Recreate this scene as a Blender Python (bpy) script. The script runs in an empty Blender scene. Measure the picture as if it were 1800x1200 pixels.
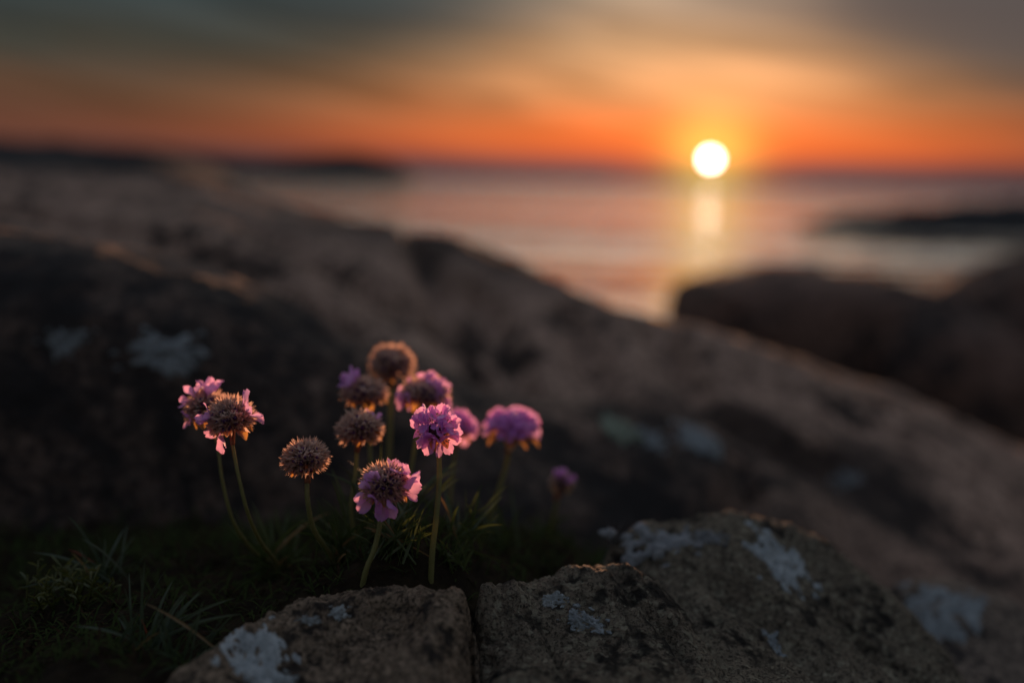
import bpy, bmesh, math, random
import numpy as np
from mathutils import Vector, Matrix, noise, Quaternion
from mathutils.bvhtree import BVHTree

R = math.radians
rng = random.Random(11)
scene = bpy.context.scene
col = scene.collection

# ------------------------------------------------------------------ camera
CAM_H = 1.5                       # metres above the sea
FPX = 1750.0                      # 35 mm lens on 36 mm film, in pixels of the 1800 px photograph
ROLL = R(1.5)
PITCH = math.atan(284 / FPX)
cam_pos = Vector((0, 0, CAM_H))
FWD = Vector((0, math.cos(PITCH), -math.sin(PITCH)))
Hr = Vector((1, 0, 0))
Uh = Vector((0, math.sin(PITCH), math.cos(PITCH)))
RIGHT = math.cos(ROLL) * Hr + math.sin(ROLL) * Uh
UP = -math.sin(ROLL) * Hr + math.cos(ROLL) * Uh
cd = bpy.data.cameras.new('camera')
cam = bpy.data.objects.new('camera', cd)
col.objects.link(cam)
m = Matrix((RIGHT, UP, -FWD)).transposed().to_4x4()
m.translation = cam_pos
cam.matrix_world = m
cd.sensor_width = 36.0
cd.lens = 35.0
cd.clip_start = 0.01
cd.clip_end = 60000
cd.dof.use_dof = True
cd.dof.focus_distance = 0.42
cd.dof.aperture_fstop = 2.5
scene.camera = cam


def ray(px, py):
    return FWD + RIGHT * ((px - 900) / FPX) + UP * ((600 - py) / FPX)


def at(px, py, D):
    return cam_pos + ray(px, py) * D


# ------------------------------------------------------------------ sun and sky
SUN = ray(1249, 280).normalized()
SUN_EL = math.asin(SUN.z)
SUN_AZ = math.atan2(SUN.x, SUN.y)
sl = bpy.data.lights.new('sun_light', 'SUN')
sl.energy = 5.0
sl.angle = R(0.6)
sl.cycles.use_multiple_importance_sampling = False
sl.color = (1.0, 0.47, 0.24)
so = bpy.data.objects.new('sun_light', sl)
so.rotation_mode = 'QUATERNION'
so.rotation_quaternion = SUN.to_track_quat('Z', 'Y')
col.objects.link(so)

world = bpy.data.worlds.new('World')
scene.world = world
world.use_nodes = True


class NT:
    """small helper to write node trees"""
    def __init__(s, tree):
        s.t = tree
        s.t.nodes.clear()

    def n(s, typ, **kw):
        nd = s.t.nodes.new(typ)
        for k, v in kw.items():
            setattr(nd, k, v)
        return nd

    def l(s, a, b):
        s.t.links.new(a, b)

    def put(s, sock, v):
        if isinstance(v, bpy.types.NodeSocket):
            s.l(v, sock)
        elif v is not None:
            sock.default_value = v

    def math(s, op, a, b=None, c=None, clamp=False):
        nd = s.n('ShaderNodeMath', operation=op, use_clamp=clamp)
        s.put(nd.inputs[0], a)
        s.put(nd.inputs[1], b)
        s.put(nd.inputs[2], c)
        return nd.outputs[0]

    def smooth(s, v, a, b, o0=0.0, o1=1.0):
        nd = s.n('ShaderNodeMapRange', interpolation_type='SMOOTHSTEP')
        s.put(nd.inputs['Value'], v)
        nd.inputs['From Min'].default_value = a
        nd.inputs['From Max'].default_value = b
        nd.inputs['To Min'].default_value = o0
        nd.inputs['To Max'].default_value = o1
        return nd.outputs['Result']

    def mix(s, fac, a, b, mode='MIX'):
        nd = s.n('ShaderNodeMix', data_type='RGBA', blend_type=mode)
        s.put(nd.inputs[0], fac)
        for sock, v in ((nd.inputs[6], a), (nd.inputs[7], b)):
            if isinstance(v, tuple) and len(v) == 3:
                v = (*v, 1)
            s.put(sock, v)
        return nd.outputs[2]

    def ramp(s, fac, stops, interp='LINEAR'):
        nd = s.n('ShaderNodeValToRGB')
        cr = nd.color_ramp
        cr.interpolation = interp
        while len(cr.elements) < len(stops):
            cr.elements.new(0.5)
        for e, (p, c) in zip(cr.elements, stops):
            e.position = p
            e.color = (*c, 1)
        s.put(nd.inputs[0], fac)
        return nd.outputs[0]

    def noise(s, vec, scale, detail=4, rough=0.55, dist=0.0):
        nd = s.n('ShaderNodeTexNoise')
        s.put(nd.inputs['Vector'], vec)
        nd.inputs['Scale'].default_value = scale
        nd.inputs['Detail'].default_value = detail
        nd.inputs['Roughness'].default_value = rough
        nd.inputs['Distortion'].default_value = dist
        return nd.outputs[0]


w = NT(world.node_tree)
tc = w.n('ShaderNodeTexCoord').outputs['Generated']
nrm = w.n('ShaderNodeVectorMath', operation='NORMALIZE')
w.l(tc, nrm.inputs[0])
d = nrm.outputs[0]
sep = w.n('ShaderNodeSeparateXYZ')
w.l(d, sep.inputs[0])
el = w.math('MULTIPLY', w.math('ARCSINE', sep.outputs[2]), 180 / math.pi)       # elevation, degrees
dots = w.n('ShaderNodeVectorMath', operation='DOT_PRODUCT')
w.l(d, dots.inputs[0])
dots.inputs[1].default_value = SUN
ang = w.math('MULTIPLY', w.math('ARCCOSINE', w.math('MINIMUM', dots.outputs['Value'], 1.0)), 180 / math.pi)
az = w.math('MULTIPLY', w.math('ARCTAN2', sep.outputs[0], sep.outputs[1]), 180 / math.pi)
azs = w.math('SUBTRACT', az, math.degrees(SUN_AZ))                              # degrees right of the sun
aza = w.math('ABSOLUTE', azs)
# soft streaky cloud field, stretched along the horizon
cv = w.n('ShaderNodeCombineXYZ')
w.put(cv.inputs[0], w.math('MULTIPLY', azs, 0.05))
w.put(cv.inputs[1], w.math('MULTIPLY', el, 0.22))
streak = w.noise(cv.outputs[0], 1.3, 4, 0.5, 0.6)
elw = w.math('ADD', el, w.math('MULTIPLY', w.math('SUBTRACT', streak, 0.5), 2.4))
e01 = w.math('POWER', w.math('DIVIDE', w.math('MAXIMUM', elw, 0.0), 90.0), 0.5)


def pe(deg):
    return (deg / 90.0) ** 0.5


near = w.ramp(e01, [(0, (.14, .065, .06)), (pe(.6), (.42, .085, .045)), (pe(1.4), (.92, .13, .032)), (pe(3), (1.0, .21, .05)),
                    (pe(5), (.95, .39, .15)), (pe(7.5), (.82, .44, .21)), (pe(10), (.68, .48, .32)),
                    (pe(16), (.95, .79, .62)), (pe(32), (.34, .33, .32)), (1, (.20, .26, .38))])
far = w.ramp(e01, [(0, (.016, .016, .020)), (pe(.6), (.035, .03, .034)), (pe(2.0), (.13, .05, .034)), (pe(4.2), (.085, .045, .028)),
                   (pe(6.5), (.043, .043, .035)), (pe(9.5), (.029, .046, .052)), (pe(15), (.11, .118, .12)),
                   (pe(32), (.16, .18, .21)), (1, (.20, .26, .38))])
gw = w.math('SUBTRACT', w.smooth(el, 1.0, 10.0, 19.5, 8.5), w.smooth(azs, 0.0, 8.0, 0.0, 3.2))
gw = w.math('ADD', gw, w.smooth(el, 10.5, 17.0, 0.0, 22.0))
g = w.math('POWER', 2.718, w.math('MULTIPLY', w.math('POWER', w.math('DIVIDE', aza, gw), 2.0), -1.0))
skyc = w.mix(g, far, near)
# thin cloud streaks
cv2 = w.n('ShaderNodeCombineXYZ')
w.put(cv2.inputs[0], w.math('MULTIPLY', azs, 0.035))
w.put(cv2.inputs[1], w.math('ADD', w.math('MULTIPLY', el, 0.42), w.math('MULTIPLY', azs, 0.05)))
thin = w.noise(cv2.outputs[0], 1.7, 5, 0.55, 0.8)
tf = w.smooth(thin, .3, .7, 0.68, 1.3)
tf = w.mix(w.smooth(el, 1.0, 4.5), (1, 1, 1), tf)
skyc = w.mix(1.0, skyc, tf, 'MULTIPLY')
# yellow aureole round the sun
aur = w.math('POWER', 2.718, w.math('MULTIPLY', w.math('POWER', w.math('DIVIDE', ang, 2.3), 2.0), -1.0))
aurc = w.mix(aur, (0, 0, 0), (.55, .52, .08))
skyc = w.mix(1.0, skyc, aurc, 'ADD')
# grey stratus bank: lower edge sinks to the right
edge = w.math('SUBTRACT', w.math('ADD', el, w.math('MULTIPLY', w.math('MINIMUM', w.math('MAXIMUM', azs, -12.0), 40.0), 0.25)), 8.4)
edge = w.math('ADD', edge, w.math('MULTIPLY', w.math('SUBTRACT', streak, 0.5), 6.0))
cm = w.smooth(edge, -2.4, 2.6)
cm = w.math('MULTIPLY', cm, w.smooth(azs, -14.0, 1.0))
cm = w.math('MULTIPLY', cm, w.smooth(el, 13.5, 10.0))
skyc = w.mix(w.math('MULTIPLY', cm, 0.72), skyc, (.105, .085, .085))
# low blue-grey bank lying on the sea horizon
bank = w.math('MULTIPLY', w.smooth(el, 1.9, 0.7), w.smooth(aza, 0.6, 7.0, 0.25, 0.94))
skyc = w.mix(bank, skyc, w.mix(g, (.022, .025, .032), (.10, .072, .085)))
# the disc of the sun itself
disc = w.smooth(ang, 0.29, 0.25)
skyc = w.mix(disc, skyc, (22, 18, 15))
nish = w.n('ShaderNodeTexSky', sky_type='NISHITA', sun_disc=False)
nish.sun_elevation = SUN_EL
nish.sun_rotation = SUN_AZ
nish.dust_density = 2.0
bgn = w.n('ShaderNodeBackground')
w.l(nish.outputs[0], bgn.inputs[0])
bgn.inputs[1].default_value = 0.004
bg = w.n('ShaderNodeBackground')
w.l(skyc, bg.inputs[0])
bg.inputs[1].default_value = 1.0
add = w.n('ShaderNodeAddShader')
w.l(bgn.outputs[0], add.inputs[0])
w.l(bg.outputs[0], add.inputs[1])
wo = w.n('ShaderNodeOutputWorld')
w.l(add.outputs[0], wo.inputs[0])
world.cycles.sampling_method = 'MANUAL'
world.cycles.sample_map_resolution = 2048

vs = scene.view_settings
vs.view_transform = 'Standard'
vs.look = 'None'
vs.exposure = 0.0
vs.gamma = 1.0
vs.use_curve_mapping = False
scene.render.engine = 'CYCLES'
cy = scene.cycles
cy.use_denoising = True
try:
    cy.denoiser = 'OPENIMAGEDENOISE'
    cy.denoising_prefilter = 'ACCURATE'
except Exception:
    pass
cy.max_bounces = 6
cy.diffuse_bounces = 3
cy.glossy_bounces = 2
cy.transmission_bounces = 4
cy.transparent_max_bounces = 8
cy.sample_clamp_indirect = 6.0
cy.caustics_reflective = False
cy.caustics_refractive = False


# ------------------------------------------------------------------ helpers
def link(name, me, parent=None, base=None, M=None):
    o = bpy.data.objects.new(name, me)
    col.objects.link(o)
    if parent is not None:
        o.parent = parent
    if M is not None:
        o.matrix_basis = M
    return o


def mesh(name, verts, faces, mats, smooth=True, midx=None):
    me = bpy.data.meshes.new(name)
    me.from_pydata([tuple(v) for v in verts], [], faces)
    for mt in (mats if isinstance(mats, (list, tuple)) else [mats]):
        me.materials.append(mt)
    if smooth:
        me.polygons.foreach_set('use_smooth', [True] * len(me.polygons))
    if midx is not None:
        me.polygons.foreach_set('material_index', midx)
    me.update()
    return me


def tag(o, label=None, cat=None, group=None, kind=None):
    if label:
        o['label'] = label
    if cat:
        o['category'] = cat
    if group:
        o['group'] = group
    if kind:
        o['kind'] = kind
    return o


def empty(name, loc):
    o = bpy.data.objects.new(name, None)
    o.empty_display_size = 0.01
    o.location = loc
    col.objects.link(o)
    return o


def new_mat(name):
    mt = bpy.data.materials.new(name)
    mt.use_nodes = True
    return mt, NT(mt.node_tree)


def finish(nt, shader, disp=None):
    out = nt.n('ShaderNodeOutputMaterial')
    nt.l(shader, out.inputs[0])


def principled(nt, colour, rough=0.6, normal=None, spec=0.5):
    p = nt.n('ShaderNodeBsdfPrincipled')
    if isinstance(colour, tuple):
        colour = (*colour, 1)
    nt.put(p.inputs['Base Color'], colour)
    nt.put(p.inputs['Roughness'], rough)
    p.inputs['Specular IOR Level'].default_value = spec
    if normal is not None:
        nt.l(normal, p.inputs['Normal'])
    return p.outputs[0]


def bump(nt, h, strength, dist, normal=None):
    b = nt.n('ShaderNodeBump')
    b.inputs['Strength'].default_value = strength
    b.inputs['Distance'].default_value = dist
    nt.l(h, b.inputs['Height'])
    if normal is not None:
        nt.l(normal, b.inputs['Normal'])
    return b.outputs[0]


# ------------------------------------------------------------------ materials
BAND = (0.0, 0.7, 0.0)


def rock_mat(name, c0, c1, dark, grain, patch, dark_amt=0.5, bumpd=0.0006, strike=None, crust=False):
    """granite: two tones, black crust blotches, crystal grain; scales are per metre"""
    mt, t = new_mat(name)
    P = t.n('ShaderNodeNewGeometry').outputs['Position']
    big = t.noise(P, patch, 5, 0.6, 0.4)
    mid = t.noise(P, patch * 5, 6, 0.65)
    fine = t.noise(P, grain, 5, 0.7)
    vor = t.n('ShaderNodeTexVoronoi')
    t.l(P, vor.inputs['Vector'])
    vor.inputs['Scale'].default_value = grain * 0.8
    colr = t.mix(t.smooth(big, .35, .65), c0, c1)
    colr = t.mix(t.smooth(mid, .3, .72, 0.0, .55), colr, tuple(x * 1.55 for x in c1))
    colr = t.mix(t.smooth(fine, .46, .60, 0.0, .85), colr, tuple(x * .2 for x in c0))
    cell = t.n('ShaderNodeSeparateColor')
    t.l(vor.outputs['Color'], cell.inputs[0])
    colr = t.mix(t.smooth(cell.outputs[0], .72, .95, 0.0, .5), colr, tuple(min(x * 2.1, .7) for x in c1))
    blot = t.math('ADD', t.math('MULTIPLY', mid, .5), t.math('MULTIPLY', big, .5))
    dk = t.smooth(blot, .5 + .12 * (1 - dark_amt), .44 + .10 * (1 - dark_amt), 0, .92)
    dk = t.math('MULTIPLY', t.math('SUBTRACT', 1.0, t.smooth(blot, .36 + .16 * dark_amt, .44 + .14 * dark_amt)), .9)
    colr = t.mix(dk, colr, dark)
    if strike is not None:
        mp_ = t.n('ShaderNodeMapping', vector_type='TEXTURE')
        t.l(P, mp_.inputs[0])
        mp_.inputs['Rotation'].default_value = (0, 0, strike)
        mp_.inputs['Location'].default_value = BAND
        mp_.inputs['Scale'].default_value = (9.0, 1.0, 1.6)
        bnd = t.noise(mp_.outputs[0], patch * 1.5, 6, .62, .35)
        colr = t.mix(t.smooth(bnd, .46, .38, 0, .85), colr, dark)
        colr = t.mix(t.smooth(bnd, .54, .66, 0, .6), colr, tuple(x * 1.35 for x in c1))
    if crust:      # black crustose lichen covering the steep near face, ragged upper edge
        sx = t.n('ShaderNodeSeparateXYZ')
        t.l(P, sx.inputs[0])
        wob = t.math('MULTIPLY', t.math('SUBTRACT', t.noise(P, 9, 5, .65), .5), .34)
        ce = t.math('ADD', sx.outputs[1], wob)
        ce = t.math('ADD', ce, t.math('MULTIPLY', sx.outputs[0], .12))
        dark_mask = t.smooth(ce, .93, .66)
        ha, hb = at(700, 440, 1.26), at(1045, 535, 1.21)       # darker patch over the hump on the skyline
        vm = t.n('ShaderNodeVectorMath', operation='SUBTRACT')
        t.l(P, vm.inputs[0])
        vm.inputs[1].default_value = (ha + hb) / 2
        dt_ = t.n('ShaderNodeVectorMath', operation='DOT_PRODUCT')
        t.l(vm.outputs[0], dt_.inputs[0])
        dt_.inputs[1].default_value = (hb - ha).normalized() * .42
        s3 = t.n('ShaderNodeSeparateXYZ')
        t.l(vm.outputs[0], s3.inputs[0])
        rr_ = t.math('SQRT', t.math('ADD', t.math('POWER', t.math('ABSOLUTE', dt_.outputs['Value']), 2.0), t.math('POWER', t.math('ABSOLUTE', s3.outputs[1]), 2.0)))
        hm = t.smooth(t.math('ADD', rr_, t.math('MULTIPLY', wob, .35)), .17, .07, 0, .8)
        dark_mask = t.math('MAXIMUM', dark_mask, hm)
        dark_mask = t.math('MAXIMUM', dark_mask, t.smooth(t.math('ADD', sx.outputs[1], wob), 1.22, 1.7, 0, .78))   # back slab: shade put into the colour against the grazing sun
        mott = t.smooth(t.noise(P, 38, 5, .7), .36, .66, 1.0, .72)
        colr = t.mix(t.math('MULTIPLY', dark_mask, mott), colr, (.017, .014, .013))
    h = t.math('ADD', fine, t.math('MULTIPLY', vor.outputs['Distance'], .5))
    nb = bump(t, h, 0.9, bumpd)
    nb = bump(t, mid, 0.7, bumpd * 6, nb)
    finish(t, principled(t, colr, .82, nb, .25))
    return mt


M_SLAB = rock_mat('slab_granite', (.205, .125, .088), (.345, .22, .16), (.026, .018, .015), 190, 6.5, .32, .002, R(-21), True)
M_NEAR = rock_mat('near_granite', (.15, .103, .067), (.26, .187, .125), (.022, .017, .014), 620, 34, .38, .0018)
M_NEAR2 = rock_mat('near_granite_grey', (.23, .178, .125), (.37, .30, .21), (.020, .017, .014), 600, 30, .30, .0018)
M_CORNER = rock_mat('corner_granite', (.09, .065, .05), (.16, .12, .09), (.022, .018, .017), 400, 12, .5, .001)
M_SHORE = rock_mat('shore_granite', (.10, .056, .041), (.155, .09, .067), (.02, .017, .016), 60, 2.2, .5, .004)
M_LAND = rock_mat('far_rock', (.016, .016, .017), (.026, .025, .025), (.015, .015, .015), 2, .1, .5, .05)


def lichen_mat(name, c0, c1):
    mt, t = new_mat(name)
    P = t.n('ShaderNodeNewGeometry').outputs['Position']
    n1 = t.noise(P, 700, 5, .7)
    n2 = t.noise(P, 180, 3, .6)
    colr = t.mix(t.smooth(n2, .35, .65), c0, c1)
    colr = t.mix(t.smooth(n1, .52, .68, 0, .8), colr, tuple(x * .3 for x in c0))
    finish(t, principled(t, colr, .95, bump(t, n1, 1.0, .0006), .1))
    return mt


M_LICHEN = lichen_mat('pale_lichen', (.28, .30, .30), (.41, .435, .43))
M_LICHEN_G = lichen_mat('grey_lichen', (.20, .205, .21), (.30, .305, .305))
M_LICHEN_B = lichen_mat('blue_grey_lichen', (.19, .205, .208), (.28, .30, .302))
M_LICHEN_GR = lichen_mat('green_grey_lichen', (.20, .23, .17), (.30, .33, .25))

mt, t = new_mat('soil')
P = t.n('ShaderNodeNewGeometry').outputs['Position']
n1 = t.noise(P, 260, 6, .7)
n2 = t.noise(P, 60, 4, .6)
cs = t.mix(t.smooth(n2, .4, .62), (.020, .014, .009), (.032, .024, .013))
cs = t.mix(t.smooth(n1, .55, .7), cs, (.04, .026, .016))
finish(t, principled(t, cs, .95, bump(t, n1, 1.0, .003), .1))
M_SOIL = mt

mt, t = new_mat('sea_water')
P = t.n('ShaderNodeNewGeometry').outputs['Position']
mp = t.n('ShaderNodeMapping')
t.l(P, mp.inputs[0])
mp.inputs['Scale'].default_value = (1.0, 1.0, 1.0)
wv = t.noise(mp.outputs[0], .9, 3, .5)
wv2 = t.noise(mp.outputs[0], .12, 2, .5)
h = t.math('ADD', t.math('MULTIPLY', wv, .5), wv2)
mp2 = t.n('ShaderNodeMapping')
t.l(P, mp2.inputs[0])
mp2.inputs['Scale'].default_value = (.014, .11, 1)
lanes = t.smooth(t.noise(mp2.outputs[0], 1.0, 3, .5, .5), .42, .58, .12, 1.0)      # calm and ruffled lanes
h = t.math('MULTIPLY', h, lanes)
nb = bump(t, h, 1.0, .50)
lw = t.n('ShaderNodeLayerWeight')
lw.inputs[0].default_value = .42
gl = t.n('ShaderNodeBsdfGlossy')
gl.inputs['Color'].default_value = (.97, .97, .97, 1)
gl.inputs['Roughness'].default_value = 0.0
t.l(nb, gl.inputs['Normal'])
df = t.n('ShaderNodeBsdfDiffuse')
df.inputs['Color'].default_value = (.012, .02, .024, 1)
ms = t.n('ShaderNodeMixShader')
t.l(t.smooth(lw.outputs['Facing'], 0.2, 0.97, 0.05, 1.0), ms.inputs[0])
t.l(df.outputs[0], ms.inputs[1])
t.l(gl.outputs[0], ms.inputs[2])
finish(t, ms.outputs[0])
M_SEA = mt


def petal_like(name, colour, colour2, trans, scale=400, gloss=.04, tcol=None):
    """thin plant tissue: reflects and lets light through"""
    mt, t = new_mat(name)
    P = t.n('ShaderNodeTexCoord').outputs['Object']
    info = t.n('ShaderNodeObjectInfo').outputs['Random']
    n1 = t.noise(P, scale, 3, .6)
    f = t.math('ADD', t.math('MULTIPLY', t.smooth(n1, .3, .7), .6), t.math('MULTIPLY', info, .4))
    c = t.mix(f, colour, colour2)
    a = t.n('ShaderNodeBsdfDiffuse')
    t.l(c, a.inputs[0])
    b = t.n('ShaderNodeBsdfTranslucent')
    t.put(b.inputs[0], (t.mix(f, tcol[0], tcol[1]) if tcol else c))
    ms = t.n('ShaderNodeMixShader')
    ms.inputs[0].default_value = trans
    t.l(a.outputs[0], ms.inputs[1])
    t.l(b.outputs[0], ms.inputs[2])
    gl = t.n('ShaderNodeBsdfGlossy')
    gl.inputs['Roughness'].default_value = .45
    gl.inputs['Color'].default_value = (.8, .8, .8, 1)
    m2 = t.n('ShaderNodeMixShader')
    m2.inputs[0].default_value = gloss
    t.l(ms.outputs[0], m2.inputs[1])
    t.l(gl.outputs[0], m2.inputs[2])
    finish(t, m2.outputs[0])
    return mt


M_PETAL = petal_like('petal_pink', (.66, .28, .80), (.84, .38, .88), .66, tcol=((.88, .46, .84), (1.0, .60, .95)))
M_CALYX = petal_like('calyx_paper', (.30, .185, .16), (.48, .32, .27), .62, tcol=((.80, .52, .40), (.95, .70, .58)))
M_WITHER = petal_like('withered_petal', (.12, .045, .15), (.26, .10, .30), .3)
M_BRACT = petal_like('bract_paper', (.72, .36, .09), (.82, .46, .14), .65)
M_SHEATH = petal_like('sheath_skin', (.30, .10, .05), (.42, .17, .07), .5)
M_STEM = petal_like('stem_green', (.24, .24, .085), (.33, .31, .12), .45, 300)
M_HAIR = petal_like('stem_hair', (.55, .52, .30), (.65, .6, .36), .6)
M_LEAF = petal_like('leaf_green', (.045, .07, .02), (.085, .115, .033), .4, 120)
M_GRASS = petal_like('grass_blue_green', (.045, .07, .04), (.085, .115, .065), .35, 120)
M_HERB = petal_like('herb_yellow_green', (.06, .075, .014), (.12, .125, .026), .4, 200)
M_REDLEAF = petal_like('red_dry_leaf', (.22, .04, .03), (.30, .07, .04), .3, 200)
M_DRY = petal_like('dry_straw', (.20, .13, .06), (.30, .2, .09), .35, 200)
M_CORE = petal_like('receptacle_brown', (.05, .03, .025), (.09, .05, .04), .1)
M_DEBRIS = petal_like('soil_debris', (.022, .014, .009), (.045, .030, .018), .1, gloss=0.0)
M_STUBBLE = petal_like('stubble_green', (.030, .046, .016), (.062, .078, .027), .3, gloss=0.0)
M_ANTHER = petal_like('anther_yellow', (.55, .42, .22), (.65, .5, .3), .3)


# ------------------------------------------------------------------ rock fields (thin-plate splines through surveyed points)
class TPS:
    def __init__(s, pts, lam=1e-6):
        p = np.array([(v.x, v.y) for v in pts])
        z = np.array([v.z for v in pts])
        s.sc = max(np.ptp(p[:, 0]), np.ptp(p[:, 1]))
        s.p = p / s.sc
        n = len(p)
        K = s.phi(s.p, s.p) + lam * np.eye(n)
        Q = np.hstack([np.ones((n, 1)), s.p])
        A = np.block([[K, Q], [Q.T, np.zeros((3, 3))]])
        s.c = np.linalg.solve(A, np.concatenate([z, np.zeros(3)]))

    @staticmethod
    def phi(a, b):
        r2 = ((a[:, None, :] - b[None, :, :]) ** 2).sum(-1)
        return 0.5 * r2 * np.log(r2 + 1e-12)

    def __call__(s, x, y):
        q = np.stack([x, y], -1) / s.sc
        out = np.empty(len(q))
        for i in range(0, len(q), 20000):
            k = q[i:i + 20000]
            out[i:i + 20000] = s.phi(k, s.p) @ s.c[:-3] + s.c[-3] + k @ s.c[-2:]
        return out


def pts(lst):
    r = []
    for e in lst:
        v = at(*e[:3])
        if len(e) > 3:
            v.z += e[3]
        r.append(v)
    return r


def seg_dist(x, y, line):
    d = np.full(len(x), 1e9)
    for (ax, ay), (bx, by) in zip(line[:-1], line[1:]):
        vx, vy = bx - ax, by - ay
        tt = np.clip(((x - ax) * vx + (y - ay) * vy) / (vx * vx + vy * vy), 0, 1)
        d = np.minimum(d, np.hypot(x - ax - tt * vx, y - ay - tt * vy))
    return d


def field(name, ctrl, u0, u1, y0, y1, nu, ny, mat, rough, cracks=(), log=True, floor=None, lam=1e-6, seed=0.0, strike=None):
    """ground-plan fan grid, z from the spline plus several octaves of rock noise.
    rough: (amplitude m, frequency 1/m, octaves, ridge) tuples"""
    f = TPS(pts(ctrl), lam)
    us = np.linspace(u0, u1, nu)
    ys = np.geomspace(y0, y1, ny) if log else np.linspace(y0, y1, ny)
    Y, U = np.meshgrid(ys, us, indexing='ij')
    X = (U * Y).ravel()
    Y = Y.ravel()
    z = f(X, Y)
    for line, wd, dp in cracks:
        cp = [(v.x, v.y) for v in pts(line)]
        wob = np.array([noise.noise((a * 9 / (wd * 60), b * 9 / (wd * 60), seed)) for a, b in zip(X, Y)]) * wd * .8
        dd = seg_dist(X + wob, Y + wob, cp)
        z -= dp * np.exp(-(dd / wd) ** 2)
    zz = np.zeros(len(z))
    for amp, fr, octv, ridge in rough:
        for i in range(len(z)):
            p = (X[i] * fr + seed, Y[i] * fr, z[i] * fr)
            if ridge:
                zz[i] += amp * (noise.ridged_multi_fractal(p, 1.0, 2.1, octv, 1.0, 2.0) - 1.0)
            else:
                zz[i] += amp * noise.fractal(p, 0.9, 2.1, octv)
    if strike is not None:
        (dx, dy), amp, fr, along = strike
        for i in range(len(z)):
            a_, b_ = X[i] * dx + Y[i] * dy, -X[i] * dy + Y[i] * dx
            q_ = noise.noise((a_ * along + seed, b_ * fr + .8 * noise.noise((a_ * 3, b_ * 3, seed)), z[i] * fr * .6))
            zz[i] += amp * (min(.35, max(-.35, q_ * 1.6)) + .35 * noise.noise((a_ * along * 2.3, b_ * fr * 2.7, seed + 4)))
    z = z + zz
    if floor is not None:
        z = np.maximum(z, floor)
    V = np.stack([X, Y, z], -1)
    idx = np.arange(nu * ny).reshape(ny, nu)
    F = np.stack([idx[:-1, :-1], idx[:-1, 1:], idx[1:, 1:], idx[1:, :-1]], -1).reshape(-1, 4)
    me = mesh(name, V.tolist(), F.tolist(), mat)
    o = link(name, me)
    o['_'] = 0
    del o['_']
    bvh = BVHTree.FromPolygons([Vector(v) for v in V.tolist()], F.tolist())
    return o, bvh


def lichen(parent, bvh, px, py, rx, ry, rot, mat, seed, thick=.0007, label=None):
    """crust lying on the rock where the ray through (px, py) meets it"""
    hit, nn, _, dist = bvh.ray_cast(cam_pos, ray(px, py).normalized())
    if hit is None:
        return
    D = (hit - cam_pos).dot(FWD)
    k = D / FPX
    if nn.z < 0:
        nn = -nn
    vdir = (hit - cam_pos).normalized()
    tx = RIGHT - nn * RIGHT.dot(nn)
    tx.normalize()
    ty = nn.cross(tx)
    fore = max(.3, abs(nn.dot(vdir)))
    rx *= k
    ry *= k / fore
    cr, sr = math.cos(rot), math.sin(rot)
    V, F = [], []
    r_ = random.Random(int(seed * 1000))
    spots = [(0, 0, 1.0)]
    for _ in range(7):
        a = r_.uniform(0, 6.3)
        q = r_.uniform(.95, 1.6)
        spots.append((math.cos(a) * q, math.sin(a) * q, r_.uniform(.07, .24)))
    for ox, oy, sz in spots:
        rings, segs = (16, 72) if sz == 1 else (5, 20)
        b0 = len(V)
        for j in range(rings + 1):
            for i in range(segs):
                a = 2 * math.pi * i / segs
                ca, sa = math.cos(a), math.sin(a)
                e = 1 + .45 * noise.noise((ca * 1.5 + seed + ox, sa * 1.5 + oy, seed * 3)) + .38 * noise.noise((ca * 4 + seed, sa * 4 + ox, 7 + seed)) + \
                    .22 * noise.noise((ca * 11 + seed, sa * 11, 9 + seed))
                q = j / rings
                x, y = (ox + ca * e * q * sz) * rx, (oy + sa * e * q * sz) * ry
                nz_ = noise.fractal((x / rx * 3.2 + seed, y / ry * 3.2, seed), .8, 2.2, 4)
                x, y = x * cr - y * sr, x * sr + y * cr
                p = hit + tx * x + ty * y
                h2, n2, _, _ = bvh.ray_cast(p + nn * .08 * max(1, D * 2), -nn)
                if h2 is None:
                    h2 = p
                up = thick * (.95 + 2.0 * nz_ - .5 * q * q) if j < rings else -thick * 1.5
                V.append(h2 + nn * up)
        for j in range(rings):
            for i in range(segs):
                a, b = b0 + j * segs + i, b0 + j * segs + (i + 1) % segs
                F.append((a, b, b + segs, a + segs))
    me = mesh('lichen_patch', V, F, mat)
    o = link('lichen_patch', me, parent)
    if label:
        o['label'] = label
    return o


# ------------------------------------------------------------------ the sea and far shores
def disc_mesh():
    V, F = [(0, 0, 0)], []
    rad = [3, 10, 30, 100, 400, 2000, 30000]
    n = 64
    for r in rad:
        for i in range(n):
            a = 2 * math.pi * i / n
            V.append((r * math.cos(a), r * math.sin(a), 0))
    for i in range(n):
        F.append((0, 1 + i, 1 + (i + 1) % n))
    for j in range(len(rad) - 1):
        for i in range(n):
            a, b = 1 + j * n + i, 1 + j * n + (i + 1) % n
            F.append((a, a + n, b + n, b))
    return mesh('sea', V, F, M_SEA)


tag(link('sea', disc_mesh()), kind='structure')


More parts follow.
